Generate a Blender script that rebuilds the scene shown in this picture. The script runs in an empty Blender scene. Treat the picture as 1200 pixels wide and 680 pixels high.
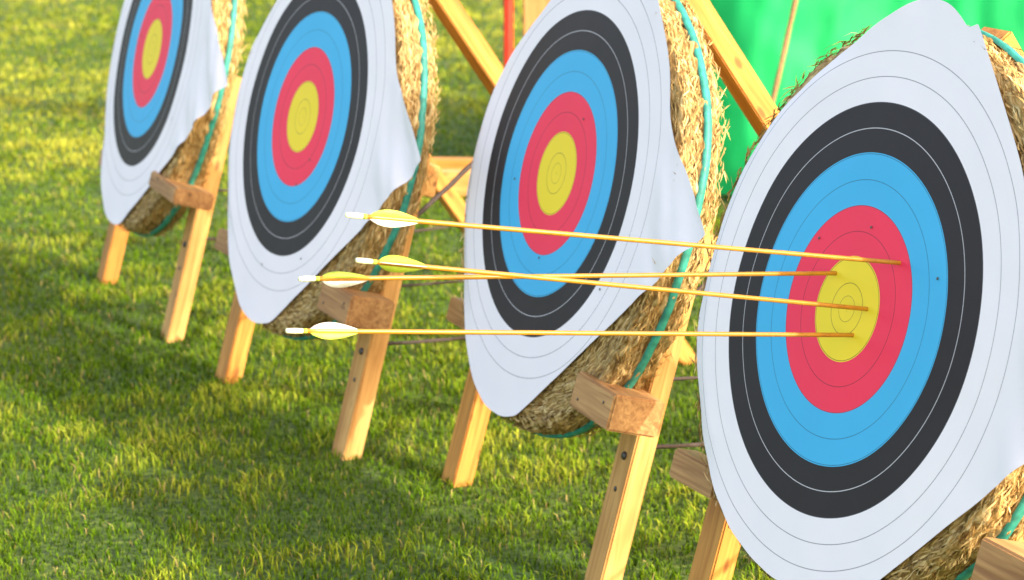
import bpy, bmesh, math, random
import numpy as np
from mathutils import Vector, Matrix, noise
random.seed(4); rng=np.random.default_rng(7)
sc=bpy.context.scene
sc.view_settings.view_transform='Standard'; sc.view_settings.look='None'; sc.view_settings.exposure=0
H=1.571

# ---------------------------------------------------------------- node helpers
def mat(name):
    m=bpy.data.materials.new(name); m.use_nodes=True
    nt=m.node_tree; b=nt.nodes['Principled BSDF']; return m,nt,b
def N(nt,t,**k):
    n=nt.nodes.new(t)
    for a,v in k.items():
        if a.startswith('i_'):
            key=a[2:]; key=int(key) if key.isdigit() else key
            n.inputs[key].default_value=v
        else: setattr(n,a,v)
    return n
def L(nt,a,b): nt.links.new(a,b)
def math_(nt,op,a,b=None,c=None):
    n=nt.nodes.new('ShaderNodeMath'); n.operation=op
    for i,x in enumerate((a,b,c)):
        if x is None: continue
        if isinstance(x,(int,float)): n.inputs[i].default_value=x
        else: L(nt,x,n.inputs[i])
    return n.outputs[0]
def ramp(nt,fac,els,interp='LINEAR'):
    r=nt.nodes.new('ShaderNodeValToRGB'); cr=r.color_ramp; cr.interpolation=interp
    while len(cr.elements)>1: cr.elements.remove(cr.elements[-1])
    cr.elements[0].position=els[0][0]; cr.elements[0].color=(*els[0][1],1)
    for p,c in els[1:]:
        e=cr.elements.new(p); e.color=(*c,1)
    L(nt,fac,r.inputs[0]); return r.outputs[0]
def mixc(nt,fac,a,b,mode='MIX'):
    n=nt.nodes.new('ShaderNodeMix'); n.data_type='RGBA'; n.blend_type=mode
    for i,x in ((0,fac),(6,a),(7,b)):
        if isinstance(x,(int,float)): n.inputs[i].default_value=x
        elif isinstance(x,tuple): n.inputs[i].default_value=(*x,1)
        else: L(nt,x,n.inputs[i])
    return n.outputs[2]
def bump(nt,h,s,d,b):
    n=nt.nodes.new('ShaderNodeBump'); n.inputs['Strength'].default_value=s; n.inputs['Distance'].default_value=d
    L(nt,h,n.inputs['Height']); L(nt,n.outputs[0],b.inputs['Normal'])

# ---------------------------------------------------------------- materials
def paper_mat():
    m,nt,b=mat('printed_target_paper')
    tc=N(nt,'ShaderNodeTexCoord')
    sp=N(nt,'ShaderNodeSeparateXYZ'); L(nt,tc.outputs['Object'],sp.inputs[0])
    x2=math_(nt,'MULTIPLY',sp.outputs[0],sp.outputs[0]); y2=math_(nt,'MULTIPLY',sp.outputs[1],sp.outputs[1])
    r=math_(nt,'SQRT',math_(nt,'ADD',x2,y2))
    W=(.90,.87,.89)
    col=ramp(nt,r,[(0,(.93,.72,.03)),(.08,(.95,.04,.10)),(.16,(.055,.47,.80)),(.24,(.020,.017,.021)),(.32,W)],'CONSTANT')
    q=math_(nt,'DIVIDE',r,.04)
    d=math_(nt,'MULTIPLY',math_(nt,'ABSOLUTE',math_(nt,'SUBTRACT',q,math_(nt,'ROUND',q))),.04)
    line=math_(nt,'LESS_THAN',d,.0007)
    inner=math_(nt,'LESS_THAN',math_(nt,'ABSOLUTE',math_(nt,'SUBTRACT',r,.02)),.0005)
    line=math_(nt,'MAXIMUM',line,inner)
    cx=math_(nt,'MULTIPLY',math_(nt,'LESS_THAN',math_(nt,'ABSOLUTE',sp.outputs[0]),.0005),math_(nt,'LESS_THAN',math_(nt,'ABSOLUTE',sp.outputs[1]),.004))
    cy=math_(nt,'MULTIPLY',math_(nt,'LESS_THAN',math_(nt,'ABSOLUTE',sp.outputs[1]),.0005),math_(nt,'LESS_THAN',math_(nt,'ABSOLUTE',sp.outputs[0]),.004))
    line=math_(nt,'MAXIMUM',line,math_(nt,'MAXIMUM',cx,cy))
    line=math_(nt,'MULTIPLY',line,math_(nt,'LESS_THAN',r,.402))
    line=math_(nt,'MULTIPLY',line,math_(nt,'GREATER_THAN',r,.002))
    lc=ramp(nt,r,[(0,(.15,.10,.02)),(.10,(.25,.02,.04)),(.17,(.02,.13,.25)),(.26,(.75,.75,.78)),(.30,(.08,.08,.10))],'CONSTANT')
    col=mixc(nt,math_(nt,'MULTIPLY',line,.7),col,lc)
    n1=N(nt,'ShaderNodeTexNoise',i_Scale=5.,i_Detail=3.); L(nt,tc.outputs['Object'],n1.inputs['Vector'])
    g=ramp(nt,n1.outputs[0],[(.3,(.96,.96,.97)),(.7,(1,1,1))])
    col=mixc(nt,1.,col,g,'MULTIPLY')
    L(nt,col,b.inputs['Base Color']); b.inputs['Roughness'].default_value=.6
    b.inputs['Specular IOR Level'].default_value=.28
    n2=N(nt,'ShaderNodeTexNoise',i_Scale=6.,i_Detail=2.); L(nt,tc.outputs['Object'],n2.inputs['Vector'])
    bump(nt,n2.outputs[0],.4,.01,b)
    return m
def straw_mat():
    m,nt,b=mat('straw')
    uv=N(nt,'ShaderNodeUVMap'); uv.uv_map='UVMap'
    mp=N(nt,'ShaderNodeMapping'); mp.inputs['Scale'].default_value=(18,260,1); mp.inputs['Rotation'].default_value=(0,0,.25)
    L(nt,uv.outputs[0],mp.inputs[0])
    n1=N(nt,'ShaderNodeTexNoise',i_Scale=1.,i_Detail=3.,i_Distortion=.6); L(nt,mp.outputs[0],n1.inputs['Vector'])
    mp2=N(nt,'ShaderNodeMapping'); mp2.inputs['Scale'].default_value=(40,60,1); L(nt,uv.outputs[0],mp2.inputs[0])
    n2=N(nt,'ShaderNodeTexNoise',i_Scale=1.,i_Detail=2.); L(nt,mp2.outputs[0],n2.inputs['Vector'])
    c1=ramp(nt,n1.outputs[0],[(.3,(.18,.095,.022)),(.48,(.52,.35,.11)),(.68,(.85,.69,.34))])
    c2=ramp(nt,n2.outputs[0],[(.3,(.48,.39,.28)),(.60,(1,1,1))])
    col=mixc(nt,1.,c1,c2,'MULTIPLY')
    L(nt,col,b.inputs['Base Color']); b.inputs['Roughness'].default_value=.7
    b.inputs['Specular IOR Level'].default_value=.3
    bump(nt,math_(nt,'ADD',n1.outputs[0],n2.outputs[0]),.9,.006,b)
    return m
def wood_mat(name,ca,cb,cd):
    m,nt,b=mat(name)
    tc=N(nt,'ShaderNodeTexCoord'); oi=N(nt,'ShaderNodeObjectInfo')
    ofs=N(nt,'ShaderNodeVectorMath',operation='ADD'); L(nt,tc.outputs['Object'],ofs.inputs[0])
    k=math_(nt,'MULTIPLY',oi.outputs['Random'],37.); cb_=N(nt,'ShaderNodeCombineXYZ'); 
    for i in range(3): L(nt,k,cb_.inputs[i])
    L(nt,cb_.outputs[0],ofs.inputs[1])
    mp=N(nt,'ShaderNodeMapping'); mp.inputs['Scale'].default_value=(70,70,3.5); L(nt,ofs.outputs[0],mp.inputs[0])
    n1=N(nt,'ShaderNodeTexNoise',i_Scale=1.,i_Detail=4.,i_Distortion=1.2); L(nt,mp.outputs[0],n1.inputs['Vector'])
    mp2=N(nt,'ShaderNodeMapping'); mp2.inputs['Scale'].default_value=(9,9,4); L(nt,ofs.outputs[0],mp2.inputs[0])
    n2=N(nt,'ShaderNodeTexNoise',i_Scale=1.,i_Detail=3.); L(nt,mp2.outputs[0],n2.inputs['Vector'])
    v=N(nt,'ShaderNodeTexVoronoi',i_Scale=1.); mp3=N(nt,'ShaderNodeMapping'); mp3.inputs['Scale'].default_value=(22,22,9); L(nt,ofs.outputs[0],mp3.inputs[0]); L(nt,mp3.outputs[0],v.inputs['Vector'])
    c1=ramp(nt,n1.outputs[0],[(.32,ca),(.66,cb)])
    c2=ramp(nt,n2.outputs[0],[(.32,(.70,.62,.52)),(.6,(1,1,1))])
    col=mixc(nt,1.,c1,c2,'MULTIPLY')
    kn=ramp(nt,v.outputs['Distance'],[(.08,(1,1,1)),(.17,(0,0,0))])
    col=mixc(nt,math_(nt,'MULTIPLY',kn,.8),col,cd)
    L(nt,col,b.inputs['Base Color']); b.inputs['Roughness'].default_value=.62
    bump(nt,n1.outputs[0],.5,.002,b)
    return m
def flat_mat(name,c,rough=.6,var=.15,scale=40,bs=.2):
    m,nt,b=mat(name); tc=N(nt,'ShaderNodeTexCoord')
    n=N(nt,'ShaderNodeTexNoise',i_Scale=float(scale),i_Detail=3.); L(nt,tc.outputs['Object'],n.inputs['Vector'])
    col=ramp(nt,n.outputs[0],[(.3,tuple(x*(1-var) for x in c)),(.7,tuple(min(1,x*(1+var)) for x in c))])
    L(nt,col,b.inputs['Base Color']); b.inputs['Roughness'].default_value=rough
    bump(nt,n.outputs[0],bs,.003,b); return m
def translucent(m,amount):
    nt=m.node_tree; b=nt.nodes['Principled BSDF']; out=nt.nodes['Material Output']
    t=N(nt,'ShaderNodeBsdfTranslucent')
    L(nt,b.inputs['Base Color'].links[0].from_socket,t.inputs[0])
    mx=N(nt,'ShaderNodeMixShader'); mx.inputs[0].default_value=amount
    L(nt,b.outputs[0],mx.inputs[1]); L(nt,t.outputs[0],mx.inputs[2]); L(nt,mx.outputs[0],out.inputs[0])
PAPER=paper_mat(); STRAW=straw_mat()
WOOD=wood_mat('pine_wood',(.52,.26,.06),(.76,.46,.14),(.20,.08,.02))
WOODB=wood_mat('rough_block_wood',(.32,.15,.045),(.56,.32,.11),(.14,.06,.015))
WOODO=wood_mat('orange_pine_wood',(.45,.18,.022),(.68,.33,.06),(.2,.07,.01))
WOODP=wood_mat('weathered_post_wood',(.38,.20,.05),(.55,.33,.11),(.15,.06,.02))
STRAP=flat_mat('green_strap',(.03,.27,.20),.55,.35,60)
ROPE=flat_mat('dark_rope',(.05,.035,.025),.8,.4,200,.6)
JUTE=flat_mat('jute_rope',(.26,.16,.06),.85,.4,200,.6)
STEEL=flat_mat('bolt_steel',(.05,.045,.04),.4)
SHAFT=flat_mat('arrow_shaft_wood',(.44,.20,.012),.32,.2,30,.1)
LIME=flat_mat('lime_feather',(.70,.86,.10),.5,.1,120,.3); translucent(LIME,.35)
WHITE=flat_mat('white_feather',(.88,.88,.80),.5,.05,120,.3); translucent(WHITE,.3)
NOCK=flat_mat('nock_plastic',(.85,.88,.55),.3,.05)
TARP=flat_mat('green_tarp',(.008,.50,.13),.6,.12,3,.2); translucent(TARP,.35)
RED=flat_mat('red_strap',(.80,.035,.012),.5)
TIP=flat_mat('steel_point',(.3,.3,.3),.3)

# ---------------------------------------------------------------- mesh helpers
def new_obj(name,verts,faces,mats,parent=None,M=None,smooth=False):
    me=bpy.data.meshes.new(name); me.from_pydata([tuple(v) for v in verts],[],faces)
    for m in mats: me.materials.append(m)
    if smooth: me.polygons.foreach_set('use_smooth',[True]*len(me.polygons))
    me.update(); o=bpy.data.objects.new(name,me); sc.collection.objects.link(o)
    if parent: o.parent=parent
    if M is not None: o.matrix_basis=M
    return o
def beam(name,p0,p1,w,d,wdir,m,parent=None,bev=.003):
    p0=Vector(p0);p1=Vector(p1);z=(p1-p0);Ln=z.length;z.normalize()
    x=Vector(wdir);x=(x-z*x.dot(z)).normalized();y=z.cross(x)
    bm=bmesh.new(); bmesh.ops.create_cube(bm,size=1)
    for v in bm.verts: v.co=Vector((v.co.x*w,v.co.y*d,v.co.z*Ln))
    bmesh.ops.bevel(bm,geom=bm.edges[:],offset=bev,segments=2,affect='EDGES')
    me=bpy.data.meshes.new(name); bm.to_mesh(me); bm.free(); me.materials.append(m)
    o=bpy.data.objects.new(name,me); sc.collection.objects.link(o)
    if parent: o.parent=parent
    c=(p0+p1)/2
    o.matrix_basis=Matrix(((x.x,y.x,z.x,c.x),(x.y,y.y,z.y,c.y),(x.z,y.z,z.z,c.z),(0,0,0,1)))
    return o
def tube(name,pts,r,m,parent=None,seg=8,twist=0.):
    pts=[Vector(p) for p in pts]; V=[];F=[]
    for i,p in enumerate(pts):
        t=(pts[min(i+1,len(pts)-1)]-pts[max(i-1,0)]).normalized()
        a=t.cross(Vector((0,0,1)) if abs(t.z)<.9 else Vector((1,0,0))).normalized(); b=t.cross(a)
        for k in range(seg):
            an=2*math.pi*k/seg; rr=r*(1+twist*math.sin(3*an+i*1.1))
            V.append(p+a*math.cos(an)*rr+b*math.sin(an)*rr)
    for i in range(len(pts)-1):
        for k in range(seg): F.append((i*seg+k,i*seg+(k+1)%seg,(i+1)*seg+(k+1)%seg,(i+1)*seg+k))
    F.append(tuple(range(seg))[::-1]); F.append(tuple((len(pts)-1)*seg+k for k in range(seg)))
    return new_obj(name,V,F,[m],parent,None,True)
def sagline(a,b,s,n=24):
    a=Vector(a);b=Vector(b); return [a.lerp(b,i/n)-Vector((0,0,s*4*(i/n)*(1-i/n))) for i in range(n+1)]

# ---------------------------------------------------------------- archery targets
TILT=math.radians(14.679)
TT=[(.5116,3.6296,H-.8746,64.5532),(.0866,4.6543,H-.8522,66.9787),(-.4749,5.5033,H-.8767,62.5546),(-.9673,6.557,H-.8606,67.3237)]
TH=.094
BO=[(.452,.020,.000),(.445,.042,-.045),(.445,.042,-.043),(.447,.040,-.040)]
def bigw(th,seed): return noise.noise(Vector((math.cos(th)*1.5+seed*5,math.sin(th)*1.5,3)))*.010
def make_boss(E,seed):
    RB,OX,OY=BO[seed-1]
    prof=[]
    nf=56
    for i in range(nf+1):
        r=.02+(RB-.03-.02)*i/nf; prof.append((r,-.008-.006*(1-abs(math.sin(math.pi*r/.03)))))
    cz=-TH/2-.004; hz=TH/2-.004
    for i in range(1,36):
        a=math.pi/2-math.pi*i/36
        x=RB-.03+.03*max(0,math.cos(a))**.55; z=cz+hz*math.sin(a)
        prof.append((x-.010*(1-abs(math.sin(math.pi*(z+.004)/(TH/3)))),z))
    for i in range(8): prof.append((RB-.03-i*(RB-.05)/7,-TH+.002))
    S=480; V=[];F=[];fuv=[]
    sl=[0]
    for i in range(1,len(prof)): sl.append(sl[-1]+math.dist(prof[i],prof[i-1]))
    for i,(r,z) in enumerate(prof):
        for k in range(S):
            th=2*math.pi*k/S
            rim=min(1,max(0,(r-.25)/.1))
            row=math.floor(-z/(TH/3)) if i>nf else 0
            tw=math.sin(th*r*2*math.pi/.042+ sl[i]*110+row*2.1)
            q=Vector((r*math.cos(th)*22+seed*9,r*math.sin(th)*22,z*30))
            nz=noise.noise(q)*.009+noise.noise(q*3)*.005+.0036*tw*rim
            big=bigw(th,seed)
            if i>nf-1 and i<nf+37: rr=r+nz+big; zz=z+ (noise.noise(q+Vector((7,7,7)))*.004)
            else: rr=r+big*r/RB; zz=z+(nz*.7 if z>-TH/2 else 0)
            if z>-TH/2: zz=min(zz,-.0045)
            V.append((rr*math.cos(th)+OX,rr*math.sin(th)+OY,zz))
    n=len(prof)
    for i in range(n-1):
        for k in range(S):
            k2=(k+1)%S; F.append((i*S+k,(i+1)*S+k,(i+1)*S+k2,i*S+k2))
            u0=k/S*3.05;u1=(k+1)/S*3.05; fuv+= [(u0,sl[i]),(u0,sl[i+1]),(u1,sl[i+1]),(u1,sl[i])]
    rr=random.Random(seed); O=Vector((OX,OY,0))
    def straw(c,d,nrm,l,w):
        c=c+O
        s=d.cross(nrm).normalized()*w; b=len(V)
        V.extend([tuple(c-s),tuple(c+s),tuple(c+d*l*.5+nrm*rr.uniform(0,.004)+s),tuple(c+d*l*.5+nrm*.002-s),tuple(c+d*l+nrm*rr.uniform(-.004,.003))])
        F.append((b,b+1,b+2,b+3));F.append((b+3,b+2,b+4))
        u=rr.random()*3;v=rr.random(); 
        fuv.extend([(u,v)]*4+[(u,v)]*3)
    for _ in range(9500):
        th=rr.uniform(0,2*math.pi); er=Vector((math.cos(th),math.sin(th),0)); et=Vector((-math.sin(th),math.cos(th),0)); ez=Vector((0,0,1))
        big=bigw(th,seed)
        if rr.random()<.62:
            z=rr.uniform(-TH,-.006); nr=er; c=er*(RB+big-.004)+ez*z; e2=ez
        else:
            r=rr.uniform(.33,RB-.012); nr=ez; c=er*(r+big*r/RB)+ez*(-.0055); e2=er
            if th>math.pi*.5 and th<math.pi*1.45: continue
        d=(et*rr.choice((-1,1))+e2*rr.gauss(0,.4)+nr*rr.uniform(-.04,.12 if rr.random()<.95 else .5)).normalized()
        if nr is ez: d=(et*rr.choice((-1,1))+er*rr.gauss(0,.3)+ez*rr.uniform(-.05,.0)).normalized()
        straw(c,d,nr,rr.uniform(.012,.032),rr.uniform(.0006,.0012))
    o=new_obj('straw_boss',V,F,[STRAW],E,None,True)
    uvl=o.data.uv_layers.new(name='UVMap'); uvl.data.foreach_set('uv',np.array(fuv,dtype=np.float32).ravel())
    return o
def strap(E,seed,zc=-TH/2-.010,w=.0075):
    RB,OX,OY=BO[seed-1]
    V=[];F=[];S=360
    for k in range(S):
        th=2*math.pi*k/S
        big=bigw(th,seed)
        wob=.003*noise.noise(Vector((math.cos(th)*4+seed,math.sin(th)*4,1)))+.006*math.sin(th+seed)
        for r,z in ((RB+.000,-w),(RB+.0055,-w*.85),(RB+.0055,w*.85),(RB+.000,w)):
            r+=.001*noise.noise(Vector((th*20,seed,0)))
            V.append(((r+big)*math.cos(th)+OX,(r+big)*math.sin(th)+OY,zc+z+wob))
    for k in range(S):
        for j in range(3):
            F.append((k*4+j,((k+1)%S)*4+j,((k+1)%S)*4+j+1,k*4+j+1))
    return new_obj('binding_strap',V,F,[STRAP],E,None,True)
LOW=[.60,.535,.525,.52]; CORN=[.60,.625,.655,.72]
def sstep(a,b,x):
    t=min(1,max(0,(x-a)/(b-a))); return t*t*(3-2*t)
def paper_r(th,seed):
    c=math.cos(th);s=math.sin(th); cc=CORN[seed-1]; lw=LOW[seed-1]
    a=math.degrees(th)%360
    if a>180:a-=360
    # square sheet hung on its corner: only the right-hand corner is left free, the others are tucked in
    if a>=0 and a<90: r=.605/(abs(c)*.605/cc+abs(s)); r*=1-.085*math.exp(-((a-20)/13)**2)*min(1,a/4)
    elif a<0 and a>-90: r=lw/(abs(c)*lw/cc+abs(s))
    else: r=9
    base=.418+.009*noise.noise(Vector((c*1.8+seed*7,s*1.8,0)))+.003*noise.noise(Vector((c*6+seed*7,s*6,0)))
    cap=base+.070*math.exp(-((a-86)/19)**2)
    cap+=(.020 if seed==1 else .070)*math.exp(-((a+95)/30)**2)
    if seed>1: cap-=.040*math.exp(-((a-138)/30)**2)
    cap+=.012*math.exp(-(((a%360)-195)/14)**2)
    cap+=.5*(1-sstep(50,76,abs(a)))
    k=.006; h=max(0,min(1,.5+.5*(cap-r)/k)) if r<5 else 0
    return (cap*(1-h)+r*h)-(k*h*(1-h)) if r<5 else cap
def make_paper(E,seed):
    V=[(0,0,0)];F=[];S=720;R=44
    for i in range(1,R+1):
        for k in range(S):
            th=2*math.pi*k/S; r=paper_r(th,seed)*i/R
            x=r*math.cos(th);y=r*math.sin(th); a=math.degrees(th)
            z=.0018*noise.noise(Vector((x*6+seed,y*6,1)))
            e=max(0,(r-.33)/.15)
            z+=.0026*e*noise.noise(Vector((x*11+seed*3,y*11,5)))
            cx=max(0,x-.40)
            z+=cx*.035*math.sin(y*34+x*26+seed)+cx*cx*(.12,.03,.10,.02)[seed-1]+.004*sstep(.40,.48,x)*abs(math.sin((x+y*.7)*34+seed))
            z=max(z,-.0008)
            # left and upper-left edge pulled back over the rim
            z-=.010*sstep(.395,.43,r)*sstep(105,125,a)*(1-sstep(215,240,a))
            V.append((x,y,z+.0012))
    for k in range(S): F.append((0,1+k,1+(k+1)%S))
    for i in range(R-1):
        for k in range(S):
            a=1+i*S+k;b=1+i*S+(k+1)%S; F.append((a,a+S,b+S,b))
    return new_obj('target_face',V,F,[PAPER],E,None,True)
def disc(name,x,y,z,r,h,m,E,seg=14):
    V=[];F=[]
    for j,(rr,hh) in enumerate(((r,0),(r,h*.6),(r*.7,h))):
        for k in range(seg): V.append((x+rr*math.cos(2*math.pi*k/seg),y+rr*math.sin(2*math.pi*k/seg),z+hh))
    for j in range(2):
        for k in range(seg): F.append((j*seg+k,j*seg+(k+1)%seg,(j+1)*seg+(k+1)%seg,(j+1)*seg+k))
    F.append(tuple(2*seg+k for k in range(seg)))
    return new_obj(name,V,F,[m],E,None,True)
for i,(cx,cy,cz,ps) in enumerate(TT):
    ps=math.radians(ps)
    u=Vector((math.cos(ps),-math.sin(ps),0)); nh=Vector((-math.sin(ps),-math.cos(ps),0)); Z=Vector((0,0,1))
    v=math.cos(TILT)*Z-math.sin(TILT)*nh; n=math.cos(TILT)*nh+math.sin(TILT)*Z
    E=bpy.data.objects.new('archery_target',None); sc.collection.objects.link(E); E.empty_display_size=.2
    M=Matrix(((u.x,v.x,n.x,cx),(u.y,v.y,n.y,cy),(u.z,v.z,n.z,cz),(0,0,0,1)))
    E.matrix_world=M; Mi=M.inverted(); C=Vector((cx,cy,cz))
    make_boss(E,i+1); strap(E,i+1); make_paper(E,i+1)
    vf=-(cz-.030)/math.cos(TILT)-.012
    nl=-.118
    beam('front_leg_right',(.356,vf,nl),(.362,.0,nl),.068,.044,(1,0,0),WOOD,E)
    beam('front_leg_left',(-.365,vf,nl),(-.345,.0,nl),.068,.044,(1,0,0),WOODO,E)
    beam('crossbar',(-.375,-.06,nl-.043),(.375,-.06,nl-.043),.07,.038,(0,1,0),WOOD,E)
    beam('centre_post',(0,-.09,nl-.002),(0,.33,nl-.002),.068,.04,(1,0,0),WOOD,E)
    br=[(.45,.63,-.335,-.225),(.304,.470,-.39,-.322),(.316,.478,-.385,-.317),(.28,.53,-.332,-.290)][i]
    beam('support_block_right',(br[0],(br[2]+br[3])/2,-.040),(br[1],(br[2]+br[3])/2-.004,-.040),br[3]-br[2],.104,(0,1,0),WOODB,E,.004)
    beam('support_block_left',(-.448,-.362,-.066),(-.30,-.362,-.066),.052,.05,(0,1,0),WOODB,E,.004)
    top=Mi@(C-nh*.24+Vector((0,0,1.10-cz))); foot=Mi@(C-nh*1.03+Vector((0,0,-.01-cz)))
    beam('back_leg',foot,top,.070,.044,(1,0,0),WOODO,E)
    def onback(h): return Mi@(C-nh*(1.02-.704*h)+Vector((0,0,h-cz)))
    down=(Mi.to_3x3()@Vector((0,0,-1)))
    def cord(nm,a,b,s,r,m):
        a=Vector(a);b=Vector(b); pts=[a.lerp(b,k/24)+down*(s*4*(k/24)*(1-k/24)) for k in range(25)]
        return tube(nm,pts,r,m,E,8,.2)
    cord('spreader_cord_upper',(.36,-.16,nl-.02),onback(.66),.008,.0055,ROPE)
    cord('spreader_cord_lower',(.37,-.43,nl-.02),onback(.16),.02,.004,ROPE)
    cord('spreader_cord_middle',(.37,-.30,nl-.02),onback(.30),.015,.003,ROPE)
    disc('leg_bolt',.362,-.455,nl+.022,.008,.005,STEEL,E)
    disc('leg_bolt_lower',.358,-.52,nl+.022,.005,.002,STEEL,E)
    for q in range(2): disc('block_nail',br[0]+.03+q*.1,br[2]+.02+.02*q,.0125,.003,.001,STEEL,E,8)
    for q in range(5 if i else 3):
        a=random.uniform(0,6.28);r=random.uniform(.1,.4)
        o=disc('arrow_hole',r*math.cos(a),r*math.sin(a),.0025,.0025,.0004,STEEL,E,7)

# ---------------------------------------------------------------- arrows
def arrow(tip,nock,roll):
    tip=Vector(tip);nock=Vector(nock); tip=Vector((tip.x,tip.y,tip.z+H)); nock=Vector((nock.x,nock.y,nock.z+H))
    z=(nock-tip).normalized(); Ln=(nock-tip).length
    x=z.cross(Vector((0,0,1))).normalized(); y=z.cross(x)
    V=[];F=[];MI=[];seg=14
    def lathe(pr,mi):
        b=len(V)
        for zz,r in pr:
            for k in range(seg): V.append((r*math.cos(2*math.pi*k/seg),r*math.sin(2*math.pi*k/seg),zz))
        for j in range(len(pr)-1):
            for k in range(seg): F.append((b+j*seg+k,b+j*seg+(k+1)%seg,b+(j+1)*seg+(k+1)%seg,b+(j+1)*seg+k)); MI.append(mi)
        F.append(tuple(b+(len(pr)-1)*seg+k for k in range(seg)));MI.append(mi)
    lathe([(-.07,.0029)]+[(Ln*k/20-.0,.0034) for k in range(20)]+[(Ln-.022,.0034)],0)
    lathe([(Ln-.024,.0036),(Ln-.012,.0040),(Ln-.002,.0034),(Ln,.0030)],2)
    lathe([(Ln-.030,.0036),(Ln-.0245,.0036)],3)
    for q,mi in enumerate((3,4,3)):
        an=roll+q*2.094
        z0=Ln-.105;z1=Ln-.034;n=14;b=len(V)
        for k in range(n+1):
            t=k/n; h=.0105*(math.sin(math.pi*min(1,t*1.02)**1.5)**.6 if 0<t<1 else .0)
            zz=z0+(z1-z0)*t
            for side in (-.0004,.0004):
                for rr in (.003,.003+h):
                    V.append((rr*math.cos(an)-side*math.sin(an),rr*math.sin(an)+side*math.cos(an),zz))
        for k in range(n):
            a=b+k*4;c=a+4
            F.append((a,a+1,c+1,c));MI.append(mi);F.append((a+2,c+2,c+3,a+3));MI.append(mi);F.append((a+1,a+3,c+3,c+1));MI.append(mi)
    o=new_obj('arrow',V,F,[SHAFT,TIP,NOCK,LIME,WHITE],None,None,True)
    for p,mi in zip(o.data.polygons,MI): p.material_index=mi
    o.matrix_world=Matrix(((x.x,y.x,z.x,tip.x),(x.y,y.y,z.y,tip.y),(x.z,y.z,z.z,tip.z),(0,0,0,1)))
for t_,n_,ro in (((.5767,3.5476,-.7846),(-.2224,3.2076,-.6436),.2),((.5360,3.5847,-.8640),(-.2126,3.2525,-.7154),1.2),
            ((.5002,3.6807,-.8301),(-.2956,3.3052,-.7536),-.6),((.5176,3.5970,-.9075),(-.3087,3.2403,-.8116),2.4)):
    arrow(t_,n_,ro)

# ---------------------------------------------------------------- green tarp screen, timber frame, ropes
E=bpy.data.objects.new('green_tarp_screen',None); sc.collection.objects.link(E)
V=[];F=[];nx,nz=260,80
for i in range(nx+1):
    for j in range(nz+1):
        s=i/nx; h=j/nz
        x=.50+4.2*s; y=8.05+.25*s
        y+=.05*math.sin(s*34+1.5*math.sin(h*2+s*9))*(1.1-.5*h)+.05*noise.noise(Vector((s*22,h*4,0)))+.012*noise.noise(Vector((s*70,h*18,3)))
        z=.02+.02*noise.noise(Vector((s*16,0,7)))*(1-h)+2.1*h-.06*math.sin(math.pi*((s*3)%1))*h
        V.append((x,y,max(z,.006)))
for i in range(nx):
    for j in range(nz): a=i*(nz+1)+j; F.append((a,a+nz+1,a+nz+2,a+1))
new_obj('tarp_sheet',V,F,[TARP],E,None,True)
for k,xx in enumerate((.52,1.95,3.35,4.68)): beam('pole_%d'%(k+1),(xx,8.20+.06*k,-.02),(xx,8.20+.06*k,2.15),.05,.05,(1,0,0),WOOD,E)
E=bpy.data.objects.new('timber_frame',None); sc.collection.objects.link(E)
beam('post',(.10,8.45,-.02),(.10,8.45,1.9),.125,.09,(1,0,0),WOODP,E,.005)
beam('foot_beam',(-.46,8.20,.040),(.58,8.12,.040),.085,.06,(0,0,1),WOOD,E,.005)
beam('foot_beam_rear',(-.50,8.44,.040),(.02,8.40,.040),.085,.06,(0,0,1),WOODO,E,.005)
tube('red_strap',[(-.012,8.38,.25+ k*.06+0) for k in range(28)],.017,RED,E,8)
E=bpy.data.objects.new('guy_rope',None); sc.collection.objects.link(E)
tube('rope',sagline((1.02,7.9,1.25),(.70,7.35,.02),.03,30),.008,JUTE,E,8,.25)

# ---------------------------------------------------------------- lawn
def ground_mat():
    m,nt,b=mat('lawn_ground'); tc=N(nt,'ShaderNodeTexCoord')
    n1=N(nt,'ShaderNodeTexNoise',i_Scale=60.,i_Detail=6.); L(nt,tc.outputs['Object'],n1.inputs['Vector'])
    n2=N(nt,'ShaderNodeTexNoise',i_Scale=1.3,i_Detail=3.); L(nt,tc.outputs['Object'],n2.inputs['Vector'])
    c=ramp(nt,n1.outputs[0],[(.3,(.025,.050,.006)),(.55,(.08,.14,.012)),(.75,(.19,.24,.03))])
    c2=ramp(nt,n2.outputs[0],[(.35,(.75,.85,.7)),(.65,(1.1,1.0,.9))])
    L(nt,mixc(nt,1.,c,c2,'MULTIPLY'),b.inputs['Base Color']); b.inputs['Roughness'].default_value=.9
    bump(nt,n1.outputs[0],1.,.02,b); return m
V=[];F=[]
xs=np.concatenate([[-300,-80,-25],np.linspace(-9,9,40),[25,80,300]]); ys=np.concatenate([[-300,-60,-12],np.linspace(0,22,50),[40,100,400]])
for x in xs:
    for y in ys: V.append((x,y,.006*noise.noise(Vector((x*.8,y*.8,0)))-.004 if abs(x)<10 and 0<y<22 else -.01))
for i in range(len(xs)-1):
    for j in range(len(ys)-1): a=i*len(ys)+j; F.append((a,a+len(ys),a+len(ys)+1,a+1))
new_obj('lawn',V,F,[ground_mat()],None,None,True)

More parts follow.
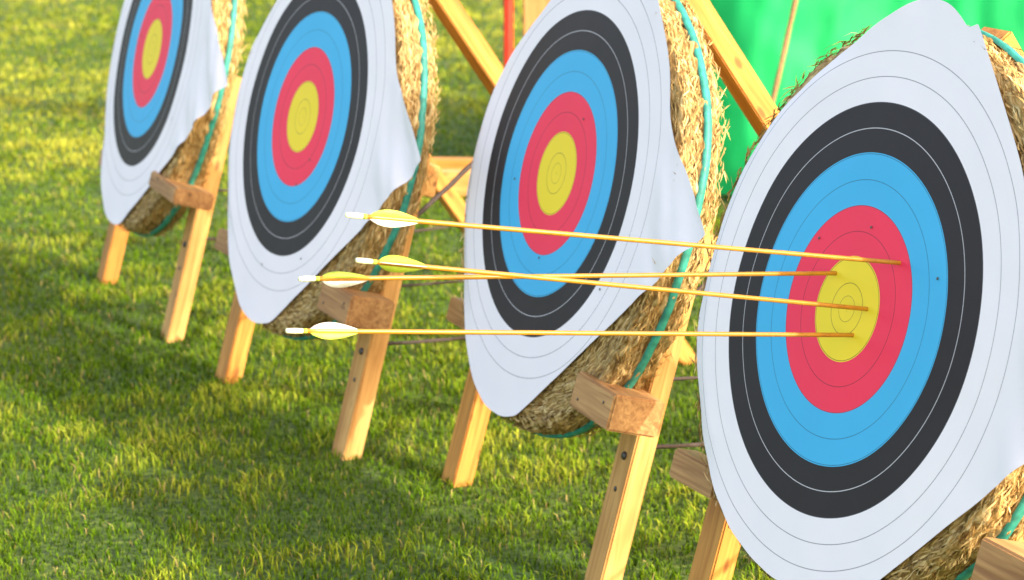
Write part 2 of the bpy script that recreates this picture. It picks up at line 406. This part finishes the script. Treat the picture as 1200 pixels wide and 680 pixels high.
def blades():
    X=[];Y=[]
    y=3.75
    while y<15.5:
        d=12500*min(1,(5.4/y)**2.1); w=.46*y+1.0; n=int(w*.25*d)
        X.append(rng.uniform(-w/2-.1,w/2-.1,n));Y.append(rng.uniform(y,y+.25,n)); y+=.25
    X=np.concatenate(X);Y=np.concatenate(Y);n=len(X)
    def fn(x,y,s,seed):
        r=np.random.default_rng(seed); o=np.zeros_like(x)
        for _ in range(10):
            a=r.uniform(0,6.28);k=s*r.uniform(.5,1.8); o+=np.sin(k*(x*np.cos(a)+y*np.sin(a))+r.uniform(0,6.28))
        return o/3.2
    clump=fn(X,Y,24,1); mid=fn(X,Y,6,2); big=fn(X,Y,1.4,3)
    hgt=(.010+.006*rng.random(n)+.005*np.clip(clump,-1,1.5)+.002*mid)*(1+.3*(rng.random(n)<.05))
    hgt=np.clip(hgt,.005,.030)
    wid=(.0009+.0008*rng.random(n))*np.clip(Y/5.5,1,2.8)
    az=rng.uniform(0,2*np.pi,n); lean=rng.uniform(.2,1.5,n)
    dx=np.cos(az+.0)*lean;dy=np.sin(az)*lean
    pa=az+np.pi/2+rng.normal(0,.5,n); px=np.cos(pa)*wid;py=np.sin(pa)*wid
    co=np.zeros((n,5,3),np.float32); z0=-.006
    co[:,0]=np.c_[X-px,Y-py,np.full(n,z0)];co[:,1]=np.c_[X+px,Y+py,np.full(n,z0)]
    mx=X+dx*hgt*.35;my=Y+dy*hgt*.35;mz=hgt*.62
    co[:,2]=np.c_[mx+px*.8,my+py*.8,mz];co[:,3]=np.c_[mx-px*.8,my-py*.8,mz]
    co[:,4]=np.c_[X+dx*hgt*1.1,Y+dy*hgt*1.1,hgt]
    me=bpy.data.meshes.new('lawn_grass'); me.vertices.add(n*5); me.vertices.foreach_set('co',co.ravel())
    b=(np.arange(n)*5)[:,None]
    li=np.concatenate([b+np.array([[0,1,2,3]]),b+np.array([[3,2,4]])],1).astype(np.int32).ravel()
    me.loops.add(n*7); me.loops.foreach_set('vertex_index',li)
    me.polygons.add(n*2)
    st=np.stack([np.arange(n)*7,np.arange(n)*7+4],1).astype(np.int32).ravel(); me.polygons.foreach_set('loop_start',st)
    me.update(calc_edges=True)
    far=np.clip((Y-5.4)/4.0,0,1)  # foreground shade and sunlit distance put into blade colour; far blades also drier yellow
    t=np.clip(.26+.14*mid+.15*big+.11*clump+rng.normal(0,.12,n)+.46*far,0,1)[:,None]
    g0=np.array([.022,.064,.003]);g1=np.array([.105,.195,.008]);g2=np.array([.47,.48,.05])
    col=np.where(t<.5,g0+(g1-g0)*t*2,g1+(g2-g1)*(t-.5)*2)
    dry=(rng.random(n)<.04); col[dry]=np.array([.33,.27,.09])
    col*=rng.uniform(.7,1.3,n)[:,None]
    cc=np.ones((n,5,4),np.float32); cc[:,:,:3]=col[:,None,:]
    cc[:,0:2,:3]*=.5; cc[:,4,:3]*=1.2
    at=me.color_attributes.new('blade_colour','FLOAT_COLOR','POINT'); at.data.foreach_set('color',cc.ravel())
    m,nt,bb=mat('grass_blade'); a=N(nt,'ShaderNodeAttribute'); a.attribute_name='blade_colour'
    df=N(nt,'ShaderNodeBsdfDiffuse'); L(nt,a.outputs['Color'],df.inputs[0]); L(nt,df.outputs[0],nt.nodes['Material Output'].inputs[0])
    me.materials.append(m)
    o=bpy.data.objects.new('lawn_grass',me); sc.collection.objects.link(o)
blades()

# ---------------------------------------------------------------- light
SUNEL=math.radians(31); ax,ay=.77,-.63; l=math.hypot(ax,ay); ax/=l;ay/=l
sd=Vector((ax*math.cos(SUNEL),ay*math.cos(SUNEL),math.sin(SUNEL)))
sun=bpy.data.lights.new('sun','SUN'); sun.energy=5; sun.angle=math.radians(.6); sun.color=(1,.97,.89)
so=bpy.data.objects.new('sun',sun); sc.collection.objects.link(so); so.rotation_euler=sd.to_track_quat('Z','Y').to_euler(); so.location=(4,-3,6)
w=bpy.data.worlds.new('World'); sc.world=w; w.use_nodes=True; nt=w.node_tree
sky=nt.nodes.new('ShaderNodeTexSky'); sky.sky_type='NISHITA'; sky.sun_disc=False; sky.sun_elevation=SUNEL; sky.sun_rotation=math.atan2(ax,ay)
sky.dust_density=3.; sky.ozone_density=.6
wb=mixc(nt,1.,sky.outputs[0],(1.17,1.0,.90),'MULTIPLY')
nt.links.new(wb,nt.nodes['Background'].inputs[0]); nt.nodes['Background'].inputs[1].default_value=.54

# ---------------------------------------------------------------- camera
cd=bpy.data.cameras.new('camera'); cam=bpy.data.objects.new('camera',cd); sc.collection.objects.link(cam)
cam.location=(0,0,H); cam.rotation_euler=(math.radians(90-13.104),0,0)
cd.sensor_width=36; cd.lens=2866.6/1200*36; cd.clip_end=1000; cd.clip_start=.05
cd.dof.use_dof=True; cd.dof.focus_distance=3.75; cd.dof.aperture_fstop=7
sc.camera=cam
